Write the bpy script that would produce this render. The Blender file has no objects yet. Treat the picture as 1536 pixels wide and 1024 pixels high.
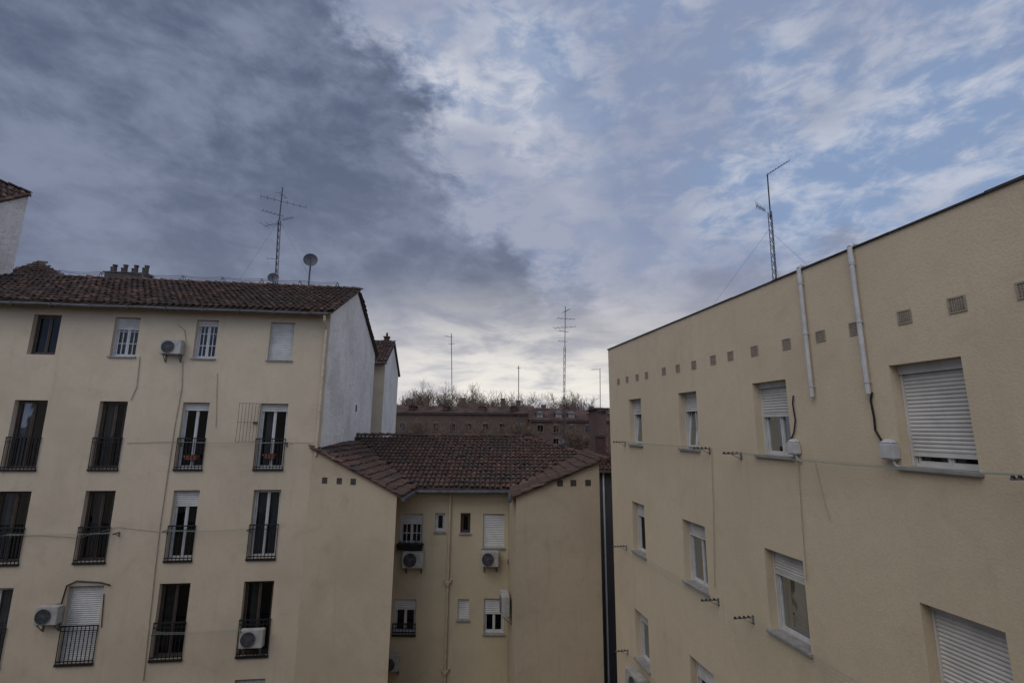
import bpy, bmesh, math, random
from mathutils import Vector, Matrix
R=math.radians; V=Vector
sc=bpy.context.scene; COL=sc.collection
random.seed(7)
# ------------------------------------------------------------------ camera
CZ=13.0; CAMP=V((0,0,CZ)); FPX=704.0
pit=R(10.4); rol=R(0.5)
_r0=V((1,0,0)); _u0=V((0,-math.sin(pit),math.cos(pit))); FW=V((0,math.cos(pit),math.sin(pit)))
RT=_r0*math.cos(rol)+_u0*math.sin(rol); UP=_u0*math.cos(rol)-_r0*math.sin(rol)
cd=bpy.data.cameras.new('camera'); cam=bpy.data.objects.new('camera',cd); COL.objects.link(cam)
M=Matrix.Identity(4)
for i in range(3):
    M[i][0]=RT[i]; M[i][1]=UP[i]; M[i][2]=-FW[i]; M[i][3]=CAMP[i]
cam.matrix_world=M; cd.sensor_width=36; cd.lens=FPX/1536*36; cd.clip_end=3000; cd.clip_start=.05
sc.camera=cam
def ray(u,v): return RT*((u-768)/FPX)+UP*((512-v)/FPX)+FW
def atY(u,v,Y):
    r=ray(u,v); return CAMP+r*(Y/r.y)
ZU=V((0,0,1))
class Frame:
    def __init__(s,O,d,n): s.O=V((O[0],O[1],0)); s.d=V((d[0],d[1],0)).normalized(); s.n=V((n[0],n[1],0)).normalized()
    def pt(s,t,z,o=0): return s.O+s.d*t+s.n*o+ZU*z
    def tz(s,u,v,o=0):
        r=ray(u,v); k=((s.O+s.n*o-CAMP).dot(s.n))/r.dot(s.n); p=CAMP+r*k
        return ((p-s.O).dot(s.d),p.z)
# ------------------------------------------------------------------ materials
def newmat(name):
    m=bpy.data.materials.new(name); m.use_nodes=True; nt=m.node_tree
    return m,nt,nt.nodes['Principled BSDF']
def N(nt,t,**k):
    n=nt.nodes.new(t)
    for a,b in k.items(): setattr(n,a,b)
    return n
def link(nt,a,b): nt.links.new(a,b)
def setin(nt,sock,x):
    if hasattr(x,'is_output') or hasattr(x,'links'): nt.links.new(x,sock)
    else: sock.default_value=x
def mth(nt,op,a,b=None,c=None,clamp=False):
    n=N(nt,'ShaderNodeMath',operation=op); n.use_clamp=clamp
    setin(nt,n.inputs[0],a)
    if b is not None: setin(nt,n.inputs[1],b)
    if c is not None: setin(nt,n.inputs[2],c)
    return n.outputs[0]
def c4(c): return (c[0],c[1],c[2],1)
def mix(nt,f,a,b,mode='MIX'):
    n=N(nt,'ShaderNodeMix',data_type='RGBA',blend_type=mode)
    setin(nt,n.inputs[0],f)
    for s,x in ((n.inputs[6],a),(n.inputs[7],b)):
        if isinstance(x,tuple): s.default_value=c4(x)
        else: nt.links.new(x,s)
    return n.outputs[2]
def sstep(nt,x,a,b,lo=0.,hi=1.):
    n=N(nt,'ShaderNodeMapRange',interpolation_type='SMOOTHSTEP')
    setin(nt,n.inputs[0],x); n.inputs[1].default_value=a; n.inputs[2].default_value=b
    n.inputs[3].default_value=lo; n.inputs[4].default_value=hi
    return n.outputs[0]
def noise(nt,vec,scale,detail=5,rough=.55,dist=0.):
    n=N(nt,'ShaderNodeTexNoise'); 
    if vec is not None: nt.links.new(vec,n.inputs['Vector'])
    n.inputs['Scale'].default_value=scale; n.inputs['Detail'].default_value=detail
    n.inputs['Roughness'].default_value=rough; n.inputs['Distortion'].default_value=dist
    return n.outputs['Fac']
def scaled(nt,vec,s):
    n=N(nt,'ShaderNodeMapping'); nt.links.new(vec,n.inputs['Vector']); n.inputs['Scale'].default_value=s
    return n.outputs[0]
def bump(nt,b,h,strength,dist):
    n=N(nt,'ShaderNodeBump'); n.inputs['Strength'].default_value=strength; n.inputs['Distance'].default_value=dist
    nt.links.new(h,n.inputs['Height']); nt.links.new(n.outputs[0],b.inputs['Normal'])
def stucco(name,col,dark,stain=.6,grain=.25,gscale=40,coarse=.25,streak=.5):
    m,nt,b=newmat(name); o=N(nt,'ShaderNodeTexCoord').outputs['Object']
    n1=noise(nt,o,.45,6,.62,.3); st=noise(nt,scaled(nt,o,(2.6,2.6,.22)),1.6,6,.65); n2=noise(nt,o,5,4,.6); n3=noise(nt,o,gscale,3,.6)
    pt=noise(nt,o,1.3,6,.68,.5)
    f=sstep(nt,n1,.38,.68,0,.85*stain); c=mix(nt,f,col,dark)
    c=mix(nt,sstep(nt,pt,.53,.7,0,.5*stain),c,tuple(x*.84 for x in dark))
    c=mix(nt,sstep(nt,pt,.44,.3,0,.4*stain),c,tuple(min(1,x*1.1) for x in col))
    c=mix(nt,sstep(nt,st,.52,.82,0,streak*stain),c,tuple(x*.78 for x in dark))
    c=mix(nt,sstep(nt,n2,.4,.7,0,.25),c,tuple(x*.84 for x in col))
    c=mix(nt,sstep(nt,n3,.35,.7,0,.38),c,tuple(x*.76 for x in col))
    link(nt,c,b.inputs['Base Color']); b.inputs['Roughness'].default_value=.93
    b.inputs['Specular IOR Level'].default_value=.15
    h=mth(nt,'ADD',mth(nt,'MULTIPLY',n3,1.),mth(nt,'MULTIPLY',n2,coarse)); bump(nt,b,h,grain,.02)
    return m
def plain(name,col,rough=.6,var=.15,scale=6,metal=0.,spec=.3,bmp=0):
    m,nt,b=newmat(name); o=N(nt,'ShaderNodeTexCoord').outputs['Object']
    n=noise(nt,o,scale,5,.6)
    c=mix(nt,sstep(nt,n,.3,.7),tuple(x*(1-var) for x in col),tuple(min(1,x*(1+var)) for x in col))
    link(nt,c,b.inputs['Base Color']); b.inputs['Roughness'].default_value=rough; b.inputs['Metallic'].default_value=metal
    b.inputs['Specular IOR Level'].default_value=spec
    if bmp: bump(nt,b,n,bmp,.02)
    return m
def tilemat(name,cols,moss=(.06,.052,.045),mossf=.8):
    m,nt,b=newmat(name); o=N(nt,'ShaderNodeTexCoord').outputs['Object']
    g=N(nt,'ShaderNodeNewGeometry'); cr=N(nt,'ShaderNodeValToRGB'); e=cr.color_ramp
    while len(e.elements)<len(cols): e.elements.new(.5)
    for i,c in enumerate(cols): e.elements[i].position=i/(len(cols)-1); e.elements[i].color=c4(c)
    link(nt,g.outputs['Random Per Island'],cr.inputs[0])
    n1=noise(nt,o,1.1,6,.65); n2=noise(nt,o,9,4,.6)
    c=mix(nt,sstep(nt,n1,.38,.68,0,mossf),cr.outputs[0],moss)
    c=mix(nt,sstep(nt,n2,.5,.75,0,.45),c,(.12,.108,.09))
    link(nt,c,b.inputs['Base Color']); b.inputs['Roughness'].default_value=.9; b.inputs['Specular IOR Level'].default_value=.15
    bump(nt,b,n2,.4,.02); return m
def glassmat(name,tint,mn=.16):
    m=bpy.data.materials.new(name); m.use_nodes=True; nt=m.node_tree; nt.nodes.clear()
    o=N(nt,'ShaderNodeTexCoord').outputs['Object']
    out=N(nt,'ShaderNodeOutputMaterial'); mx=N(nt,'ShaderNodeMixShader'); tr=N(nt,'ShaderNodeBsdfTransparent'); gl=N(nt,'ShaderNodeBsdfGlossy')
    tr.inputs[0].default_value=c4(tint); gl.inputs['Roughness'].default_value=.03; gl.inputs[0].default_value=(.8,.85,.9,1)
    lw=N(nt,'ShaderNodeLayerWeight'); lw.inputs[0].default_value=.3
    bp=N(nt,'ShaderNodeBump'); bp.inputs['Strength'].default_value=.06; bp.inputs['Distance'].default_value=.05
    link(nt,noise(nt,o,1.7,2),bp.inputs['Height']); link(nt,bp.outputs[0],gl.inputs['Normal'])
    link(nt,mth(nt,'ADD',mth(nt,'MULTIPLY',lw.outputs['Fresnel'],.5),mn,clamp=True),mx.inputs[0])
    link(nt,tr.outputs[0],mx.inputs[1]); link(nt,gl.outputs[0],mx.inputs[2]); link(nt,mx.outputs[0],out.inputs[0]); return m
def brick(name,c1,c2,mort):
    m,nt,b=newmat(name); o=N(nt,'ShaderNodeTexCoord').outputs['Object']
    s=N(nt,'ShaderNodeSeparateXYZ'); link(nt,o,s.inputs[0]); cb=N(nt,'ShaderNodeCombineXYZ')
    link(nt,mth(nt,'ADD',s.outputs[0],s.outputs[1]),cb.inputs[0]); link(nt,s.outputs[2],cb.inputs[1])
    t=N(nt,'ShaderNodeTexBrick'); link(nt,cb.outputs[0],t.inputs['Vector']); t.inputs['Scale'].default_value=4
    t.inputs['Color1'].default_value=c4(c1); t.inputs['Color2'].default_value=c4(c2); t.inputs['Mortar'].default_value=c4(mort)
    n=noise(nt,o,.8,5,.6); c=mix(nt,sstep(nt,n,.4,.7,0,.5),t.outputs[0],tuple(x*.5 for x in c1))
    link(nt,c,b.inputs['Base Color']); b.inputs['Roughness'].default_value=.9; return m
CREAM_R=stucco('cream render right',(.63,.525,.37),(.51,.415,.29),.6,.24,34,.2)
CREAM_L=stucco('cream render left',(.585,.485,.345),(.44,.36,.255),.75,.2,34,.25)
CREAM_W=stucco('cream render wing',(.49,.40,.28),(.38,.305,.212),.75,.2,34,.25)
WELL=stucco('pale yellow render',(.56,.47,.31),(.44,.365,.24),.75,.2,34,.25)
WHITE_P=stucco('weathered white plaster',(.86,.79,.69),(.58,.515,.435),.9,.9,7,2.6,.7)
GREYPL=stucco('rough pale plaster',(.82,.75,.66),(.48,.43,.375),1.,1.,6,2.6,.8)
TILE_L=tilemat('old clay tiles',[(.05,.036,.03),(.12,.062,.045),(.075,.05,.04),(.20,.12,.088),(.06,.045,.04)])
TILE_M=tilemat('red clay tiles',[(.07,.045,.035),(.125,.062,.044),(.085,.052,.04),(.155,.092,.066),(.07,.047,.038)],(.06,.05,.041),.85)
DARKIN=plain('dark room',(.02,.02,.022),.9,.2)
FR_W=plain('white window frame',(.54,.53,.505),.5,.1)
FR_D=plain('dark window frame',(.075,.055,.043),.5,.2)
SHUT=plain('roller shutter plastic',(.54,.525,.49),.55,.12,2.5)
GLASS=glassmat('window glass',(.5,.54,.57),.06)
GLASS_B=glassmat('balcony door glass',(.5,.53,.56),.11)
GLASS_D=glassmat('dim window glass',(.4,.42,.45),.03)
CURT=plain('net curtain',(.40,.395,.37),.9,.12,4)
CURT_D=plain('beige curtain',(.3,.25,.2),.9,.2,4)
IRON=plain('black iron',(.015,.015,.017),.55,.3)
SILL=plain('stone sill',(.27,.255,.24),.75,.2,8)
ACW=plain('air conditioner casing',(.36,.345,.31),.55,.18,5)
ACD=plain('dark grille',(.04,.04,.042),.5,.2)
GALV=plain('galvanised steel',(.13,.13,.135),.55,.25,12,.2)
ALU=plain('dull aerial metal',(.06,.06,.065),.5,.2,12,.2)
MAST=plain('dark mast steel',(.06,.06,.063),.6,.25,12,.1)
GUT=plain('dull zinc gutter',(.075,.075,.075),.65,.3,6)
PVC=plain('grey pvc pipe',(.50,.495,.48),.5,.12,4)
PIPE_C=plain('cream painted pipe',(.52,.435,.30),.7,.12,5)
PIPE_W=plain('wall coloured pipe',(.49,.41,.27),.75,.12,5)
CABLE=plain('black cable',(.02,.02,.02),.6,.2)
CABLE_C=plain('painted cable',(.34,.28,.2),.7,.2)
LINE=plain('green plastic line',(.25,.29,.23),.6,.15)
VENT=plain('vent brick',(.30,.255,.195),.8,.15,12)
VENT_D=plain('vent shadow',(.15,.128,.10),.9,.2,12)
HOLE=plain('dark slot',(.05,.045,.04),.9,.2,12)
TERRA=plain('terracotta',(.27,.095,.06),.8,.2,9)
CHIM=plain('sooty red chimney',(.075,.038,.032),.9,.25,9)
SOIL=plain('potting soil',(.04,.03,.02),.95,.3,20)
RED=plain('red painted steel',(.35,.06,.03),.5,.15)
LEAF=plain('dull leaf',(.05,.08,.03),.7,.3)
CONC=plain('sooty concrete',(.085,.07,.06),.9,.35,5,bmp=.4)
BRK=brick('red brick',(.12,.062,.047),(.10,.052,.04),(.10,.08,.066))
BRKF=brick('brown brick',(.12,.074,.05),(.095,.06,.042),(.105,.08,.06))
ROOFF=plain('far brown roof',(.075,.045,.036),.9,.45,.5)
BARK=plain('bark',(.12,.085,.062),.9,.3,3)
TWIG=plain('twigs',(.16,.112,.08),.9,.25,3)
STONE=plain('weathered stone trim',(.15,.112,.085),.85,.3,3)
DORM=plain('greyed dormer paint',(.22,.20,.18),.85,.3,2)
FLASH=plain('roof flashing',(.05,.045,.042),.6,.3,5)
GROUND=plain('courtyard paving',(.10,.095,.09),.9,.25,1.2,bmp=.3)
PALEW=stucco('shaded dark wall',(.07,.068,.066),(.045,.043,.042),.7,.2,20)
ALUW=plain('dish paint',(.085,.088,.095),.55,.2,5)
# ------------------------------------------------------------------ mesh builder
LOC={}
class MB:
    def __init__(s): s.v=[]; s.f=[]; s.m=[]
    def add(s,vs,fs,mi=0):
        b=len(s.v); s.v+= [V(x) for x in vs]; s.f+=[tuple(b+i for i in f) for f in fs]; s.m+=[mi]*len(fs); return s
    def poly(s,pts,mi=0): return s.add(pts,[tuple(range(len(pts)))],mi)
    def hexa(s,p,mi=0): return s.add(p,[(0,1,2,3),(4,7,6,5),(0,4,5,1),(1,5,6,2),(2,6,7,3),(3,7,4,0)],mi)
    def box(s,F,t0,t1,z0,z1,o0,o1,mi=0):
        return s.hexa([F.pt(t0,z0,o0),F.pt(t1,z0,o0),F.pt(t1,z1,o0),F.pt(t0,z1,o0),F.pt(t0,z0,o1),F.pt(t1,z0,o1),F.pt(t1,z1,o1),F.pt(t0,z1,o1)],mi)
    def tube(s,p,q,r,n=6,r2=None,mi=0,cap=True):
        p=V(p);q=V(q);r2=r if r2 is None else r2; d=(q-p)
        if d.length<1e-6: return s
        d.normalize(); a=d.orthogonal().normalized(); b=d.cross(a)
        vs=[p+(a*math.cos(2*math.pi*i/n)+b*math.sin(2*math.pi*i/n))*r for i in range(n)]+[q+(a*math.cos(2*math.pi*i/n)+b*math.sin(2*math.pi*i/n))*r2 for i in range(n)]
        fs=[(i,(i+1)%n,n+(i+1)%n,n+i) for i in range(n)]
        if cap: fs+=[tuple(range(n)),tuple(range(2*n-1,n-1,-1))]
        return s.add(vs,fs,mi)
    def path(s,pts,r,n=6,mi=0):
        for a,b in zip(pts[:-1],pts[1:]): s.tube(a,b,r,n,mi=mi)
        return s
    def prism(s,pts,ex,mi=0):
        n=len(pts); ex=V(ex); vs=[V(p) for p in pts]+[V(p)+ex for p in pts]
        return s.add(vs,[tuple(range(n)),tuple(range(2*n-1,n-1,-1))]+[(i,(i+1)%n,n+(i+1)%n,n+i) for i in range(n)],mi)
    def build(s,name,mats,parent=None,loc=None,smooth=False,bev=0,recalc=True):
        if parent is not None: L=LOC[parent.name]
        else:
            L=V(loc) if loc is not None else V((sum(v.x for v in s.v)/len(s.v),sum(v.y for v in s.v)/len(s.v),min(v.z for v in s.v)))
        me=bpy.data.meshes.new(name); me.from_pydata([tuple(v-L) for v in s.v],[],s.f)
        if not isinstance(mats,(list,tuple)): mats=[mats]
        for m in mats: me.materials.append(m)
        for p,i in zip(me.polygons,s.m): p.material_index=i
        if recalc or bev:
            bm=bmesh.new(); bm.from_mesh(me)
            if bev:
                bmesh.ops.bevel(bm,geom=bm.edges[:],offset=bev,segments=2,affect='EDGES',clamp_overlap=True)
            bmesh.ops.recalc_face_normals(bm,faces=bm.faces[:]); bm.to_mesh(me); bm.free()
        if smooth:
            for p in me.polygons: p.use_smooth=True
        o=bpy.data.objects.new(name,me); COL.objects.link(o); LOC[o.name]=L
        if parent is not None: o.parent=parent
        else: o.location=L
        return o
def tag(o,label=None,cat=None,group=None,kind=None):
    if label: o['label']=label
    if cat: o['category']=cat
    if group: o['group']=group
    if kind: o['kind']=kind
    return o
def thing(name,label,cat,loc,group=None):
    o=bpy.data.objects.new(name,None); COL.objects.link(o); o.location=loc; o.empty_display_size=.2; LOC[o.name]=V(loc)
    return tag(o,label,cat,group)
# ------------------------------------------------------------------ frames
d_=ray(632,640); RD=V((d_.x,d_.y,0)).normalized(); RN=V((RD.y,-RD.x,0)); DR=6.1
RW=Frame(RN*DR,RD,-RN)
e_=ray(6900,695); LE=V((e_.x,e_.y,0)).normalized(); LM=V((-LE.y,LE.x,0)); DL=17.0
LF=Frame(LM*DL,LE,-LM)
# ------------------------------------------------------------------ shared builders
def wall_holes(mb,F,t0,t1,z0,z1,holes,dep=.18,room=.5,mi=0,mr=1):
    ts=sorted(set([t0,t1]+[h[0] for h in holes]+[h[1] for h in holes])); zs=sorted(set([z0,z1]+[h[2] for h in holes]+[h[3] for h in holes]))
    ts=[t for t in ts if t0<=t<=t1]; zs=[z for z in zs if z0<=z<=z1]
    for i in range(len(ts)-1):
        for j in range(len(zs)-1):
            tc=(ts[i]+ts[i+1])/2; zc=(zs[j]+zs[j+1])/2
            if any(h[0]<tc<h[1] and h[2]<zc<h[3] for h in holes): continue
            mb.poly([F.pt(ts[i],zs[j]),F.pt(ts[i+1],zs[j]),F.pt(ts[i+1],zs[j+1]),F.pt(ts[i],zs[j+1])],mi)
    for h in holes:
        a,b,c,d=h[:4]
        for (o0,o1,m) in ((0,-dep,mi),(-dep,-dep-room,mr)):
            ring=[(a,c),(b,c),(b,d),(a,d)]
            for k in range(4):
                p,q=ring[k],ring[(k+1)%4]
                mb.poly([F.pt(*p,o0),F.pt(*q,o0),F.pt(*q,o1),F.pt(*p,o1)],m)
        mb.poly([F.pt(a,c,-dep-room),F.pt(b,c,-dep-room),F.pt(b,d,-dep-room),F.pt(a,d,-dep-room)],mr)
def window(bld,F,h,dep=.18,fm=None,sashes=2,shutter=0,sh_mat=None,pitch=.055,sill=True,railing=0,muntin=False,curtain=None,glass=None,box=0,label=None,tilt=False,bar_out=.05,sillw=.06,b=.05,sw=.045):
    fm=fm or FR_W; sh_mat=sh_mat or SHUT; glass=glass or GLASS
    t0,t1,z0,z1=h[:4]; o0=-dep+.002; o1=-dep+.06
    m=MB()
    m.box(F,t0+.002,t1-.002,z0+.002,z0+b,o0,o1); m.box(F,t0+.002,t1-.002,z1-b,z1-.002,o0,o1)
    m.box(F,t0+.002,t0+b,z0+b,z1-b,o0,o1); m.box(F,t1-b,t1-.002,z0+b,z1-b,o0,o1)
    w=(t1-t0-2*b)/sashes
    for k in range(sashes):
        a=t0+b+w*k; c=a+w
        if k: m.box(F,a-.012,a+.012,z0+b,z1-b,o0+.004,o1+.004)
        if not tilt:
            s=sw; q0=o0+.01; q1=o1-.008
            m.box(F,a+.012,a+s,z0+b,z1-b,q0,q1); m.box(F,c-s,c-.012,z0+b,z1-b,q0,q1)
            m.box(F,a+s,c-s,z0+b,z0+b+s,q0,q1); m.box(F,a+s,c-s,z1-b-s,z1-b,q0,q1)
            if muntin:
                mid=(a+c)/2; m.box(F,mid-.012,mid+.012,z0+b+s,z1-b-s,q0+.006,q1+.006)
                for q in (1,2):
                    zz=z0+b+(z1-z0-2*b)*q/3; m.box(F,a+s,c-s,zz-.012,zz+.012,q0+.002,q1+.002)
    wo=m.build('window',fm,bld)
    if label: wo['label']=label
    g=MB()
    if tilt:
        for k in range(sashes):
            a=t0+b+w*k+.01; c=a+w-.02; zb=z0+b; zt=z1-b
            fr=MB()
            def tp(t,z,o): return F.pt(t,z,o-.0+ -dep+.05 - (z-zb)/(zt-zb)*.16)
            for (ta,tb,za,zb2) in ((a,a+.04,zb,zt),(c-.04,c,zb,zt),(a+.04,c-.04,zb,zb+.04),(a+.04,c-.04,zt-.04,zt)):
                fr.hexa([tp(ta,za,0),tp(tb,za,0),tp(tb,zb2,0),tp(ta,zb2,0),tp(ta,za,.04),tp(tb,za,.04),tp(tb,zb2,.04),tp(ta,zb2,.04)])
            fr.build('sash',fm,wo)
            g.poly([tp(a+.04,zb+.04,.02),tp(c-.04,zb+.04,.02),tp(c-.04,zt-.04,.02),tp(a+.04,zt-.04,.02)])
    else: g.poly([F.pt(t0+b,z0+b,-dep+.025),F.pt(t1-b,z0+b,-dep+.025),F.pt(t1-b,z1-b,-dep+.025),F.pt(t0+b,z1-b,-dep+.025)])
    g.build('pane',glass,wo)
    if curtain:
        c=MB(); n=36; oc=-dep-.14
        for side in curtain[1]:
            a=t0+b+(t1-t0-2*b)*side[0]; e=t0+b+(t1-t0-2*b)*side[1]; pv=None
            ph=random.random()*6
            for i in range(n+1):
                t=a+(e-a)*i/n; o=oc+.03*math.sin(i*1.35+ph)+.012*math.sin(i*.6)
                cur=(F.pt(t,z0+.03,o),F.pt(t,z1-.03,o))
                if pv: c.poly([pv[0],cur[0],cur[1],pv[1]])
                pv=cur
        c.build('curtain',curtain[0],wo)
    if shutter>0:
        s=MB(); zt=z1-.004; os_=-dep+.075
        if box: s.box(F,t0+.003,t1-.003,z1-box,z1-.003,-dep+.065,-dep+.13); zt=z1-box
        ze=z1-(z1-z0)*shutter; z=zt
        while z>ze+.001:
            zl=max(ze,z-pitch); hh=z-zl; pr=[(z,os_-.004),(z-hh*.1,os_),(z-hh*.35,os_+.011),(z-hh*.65,os_+.011),(z-hh*.92,os_),(zl,os_-.004)]
            for (p,q) in zip(pr[:-1],pr[1:]): s.poly([F.pt(t0+.03,p[0],p[1]),F.pt(t1-.03,p[0],p[1]),F.pt(t1-.03,q[0],q[1]),F.pt(t0+.03,q[0],q[1])])
            z=zl
        s.box(F,t0+.03,t1-.03,ze-.05,ze,os_-.006,os_+.016)
        s.box(F,t0+.003,t0+.03,z0+.005,zt,os_-.014,os_+.03); s.box(F,t1-.03,t1-.003,z0+.005,zt,os_-.014,os_+.03)
        s.build('shutter',sh_mat,wo)
    if sill:
        q=MB(); q.box(F,t0-.04,t1+.04,z0-.04,z0+.003,-dep+.063,sillw); q.build('sill',SILL,wo)
    if railing:
        q=MB(); o=bar_out; zt=z0+railing
        q.box(F,t0-.02,t1+.02,zt-.035,zt,o-.016,o+.016); q.box(F,t0-.02,t1+.02,z0+.05,z0+.08,o-.01,o+.01); q.box(F,t0-.02,t1+.02,zt-.16,zt-.14,o-.008,o+.008)
        n=max(4,int((t1-t0)/.1))
        for i in range(n+1):
            t=t0-.01+(t1-t0+.02)*i/n; q.box(F,t-.0095,t+.0095,z0-.0,zt-.035,o-.0075,o+.0075)
        q.box(F,t0-.03,t1+.03,z0-.06,z0-.001,.003,o+.025)
        q.build('railing',IRON,wo)
    return wo
def ac_unit(F,t,z,label,w=.8,h=.55,dp=.28,gap=.12,open_o=0.):
    r=thing('air_conditioner',label,'air conditioner',F.pt(t,z,open_o),'air conditioner units on the walls')
    a=open_o+gap; m=MB(); m.box(F,t-w/2,t+w/2,z,z+h,a,a+dp); m.build('casing',ACW,r,bev=.018)
    c=F.pt(t-w*.12,z+h*.5,a+dp+.004); rad=h*.41
    def ring(rr,th,mb,off=0):
        n=24
        for i in range(n):
            p=[c+F.n*off+F.d*math.cos(2*math.pi*k/n)*rr+ZU*math.sin(2*math.pi*k/n)*rr for k in (i,i+1)]
            mb.tube(p[0],p[1],th,4)
    d=MB(); d.poly([c+F.d*math.cos(2*math.pi*k/24)*rad+ZU*math.sin(2*math.pi*k/24)*rad for k in range(24)]); d.build('fan_opening',ACD,r)
    fb=MB()
    for k in range(3):
        an=2*math.pi*k/3+.4
        def q(rr,da,oo): return c+F.n*oo+F.d*math.cos(an+da)*rr+ZU*math.sin(an+da)*rr
        fb.poly([q(.03,-.3,.004),q(rad*.9,-.45,.004),q(rad*.92,.35,.010),q(.03,.6,.010)])
    fb.build('fan',GUT,r)
    g=MB()
    for rr in (.2,.4,.6,.8,1.): ring(rad*rr,.005 if rr<1 else .011,g,.016)
    for k in range(8):
        an=math.pi*k/8; x=F.d*math.cos(an)*rad+ZU*math.sin(an)*rad; g.tube(c+x+F.n*.018,c-x+F.n*.018,.005,4)
    g.build('fan_guard',GALV,r)
    for s in (-1,1):
        b=MB(); tt=t+s*w*.36; b.box(F,tt-.018,tt+.018,z-.03,z-.002,open_o+.003,a+dp*.9); b.box(F,tt-.018,tt+.018,z-.25,z-.03,open_o+.003,open_o+.03)
        b.tube(F.pt(tt,z-.24,open_o+.02),F.pt(tt,z-.03,a+dp*.75),.012,4); b.build('bracket',GALV,r)
    return r
def tiles(mb,p0,ax,up,width,length,pred,cw=.2,rl=.31,rad=.08,jit=1.,lift=.042):
    ax=V(ax).normalized(); up=V(up).normalized(); nr=ax.cross(up).normalized()
    if nr.z<0: nr=-nr
    nc=int(width/cw)+1; nrw=int(length/rl)+1; seg=5
    for i in range(nc):
        oi=random.uniform(-.012,.012)
        for j in range(nrw):
            c=p0+ax*((i+.5)*cw+oi+random.uniform(-.012,.012)*jit)+up*(j*rl+random.uniform(-.035,.035)*jit)
            if not pred(c+up*.1): continue
            yaw=random.uniform(-.06,.06)*jit; u2=(up+ax*yaw).normalized(); a2=ax
            L=rl*1.19; r1=rad*random.uniform(.94,1.08); r2=r1*.84; l1=lift+random.uniform(0,.022)*jit; l2=.008
            lo=c; hi=c+u2*L; vs=[]
            for (ctr,rr,lf) in ((lo,r1,l1),(hi,r2,l2),(lo,r1-.018,l1-.012)):
                for k in range(seg+1):
                    an=math.pi*k/seg; vs.append(ctr+a2*math.cos(an)*rr+nr*(math.sin(an)*rr*.72+lf-.02))
            n=seg+1; fs=[]
            for k in range(seg): fs+=[(k,k+1,n+k+1,n+k),(k,k+1,2*n+k+1,2*n+k)]
            mb.add(vs,fs)
def ridge_caps(mb,a,b,r=.12,step=.36,jit=.02):
    a=V(a);b=V(b); d=(b-a); n=max(1,int(d.length/step)); d.normalize(); s=d.cross(ZU).normalized()
    for i in range(n):
        w=s*random.uniform(-jit,jit)
        c0=a+d*(i*step)+ZU*random.uniform(-.012,.02)+w; c1=a+d*(i*step)+d*(step*1.12)+w*.3; vs=[]
        for c,rr,l in ((c0,r,.03),(c1,r*.82,0)):
            for k in range(6):
                an=math.pi*k/5; vs.append(c+s*math.cos(an)*rr+ZU*(math.sin(an)*rr*.9+l-.03))
        mb.add(vs,[(k,k+1,7+k,6+k) for k in range(5)]+[(0,1,2,3,4,5)])
def vent(bld,F,t,z,s=.2,mat=None):
    m=MB(); h=s/2
    m.box(F,t-h,t+h,z-h,z-h+.02,.002,.012); m.box(F,t-h,t+h,z+h-.02,z+h,.002,.012); m.box(F,t-h,t-h+.02,z-h+.02,z+h-.02,.002,.012); m.box(F,t+h-.02,t+h,z-h+.02,z+h-.02,.002,.012)
    k=6; g=(s-.04)/k
    for i in range(1,k):
        zz=z-h+.02+g*i; m.box(F,t-h+.02,t+h-.02,zz-.006,zz+.006,.003,.008); tt=t-h+.02+g*i; m.box(F,tt-.005,tt+.005,z-h+.02,z+h-.02,.003,.007)
    m.poly([F.pt(t-h+.015,z-h+.015,.0035),F.pt(t+h-.015,z-h+.015,.0035),F.pt(t+h-.015,z+h-.015,.0035),F.pt(t-h+.015,z+h-.015,.0035)],1)
    return m.build('wall_vent',[mat or VENT,VENT_D],bld)
# ================================================================== GROUND
g=MB(); S=1500; g.poly([(-S,-S,0),(S,-S,0),(S,S,0),(-S,S,0)]); tag(g.build('ground',GROUND,loc=(0,0,0)),kind='structure')
# ================================================================== RIGHT BUILDING
def kv(u,k): return 640+k*(u-632)
def Rtz(u,k): return RW.tz(u,kv(u,k))
ztop=RW.tz(1200,kv(1200,-.4115))[1]
tfar=RW.tz(912,525)[0]; tnear=-5.0
RB=thing('apartment_building','cream flat roofed apartment block on the right with a row of square vents','building',RW.pt(5,0))
ra=(Rtz(1365,.082)[1],Rtz(1333,-.131)[1]); rb=(Rtz(1150,.58)[1],Rtz(1379,.3516)[1]); rc=(Rtz(960,1.07)[1],Rtz(952,.848)[1])
def rh(u0,u1,k,zz):
    a,b=Rtz(u0,k)[0],Rtz(u1,k)[0]; return (min(a,b),max(a,b),zz[0],zz[1])
HA=[rh(943,961,-.131,ra),rh(1017,1044,-.131,ra),rh(1128,1178,-.131,ra),rh(1333,1441,-.131,ra)]
HB=[rh(948,966,.3516,rb),rh(1023,1057,.3516,rb),rh(1146,1204,.3516,rb),rh(1379,1508,.3516,rb)]
HC=[rh(952,972,.848,rc),rh(1034,1070,.848,rc)]
w=MB(); wall_holes(w,RW,tnear,tfar,0,ztop,HA+HB+HC,.26,.5)
dp=-11
w.poly([RW.pt(tfar,0,0),RW.pt(tfar,0,dp),RW.pt(tfar,ztop,dp),RW.pt(tfar,ztop,0)]); w.poly([RW.pt(tnear,0,0),RW.pt(tnear,0,dp),RW.pt(tnear,ztop,dp),RW.pt(tnear,ztop,0)]); w.poly([RW.pt(tnear,0,dp),RW.pt(tfar,0,dp),RW.pt(tfar,ztop,dp),RW.pt(tnear,ztop,dp)])
w.build('wall',[CREAM_R,DARKIN],RB,recalc=False)
q=MB(); q.poly([RW.pt(tnear,ztop-.12,-.2),RW.pt(tfar,ztop-.12,-.2),RW.pt(tfar,ztop-.12,dp),RW.pt(tnear,ztop-.12,dp)]); q.build('roof',FLASH,RB)
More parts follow.
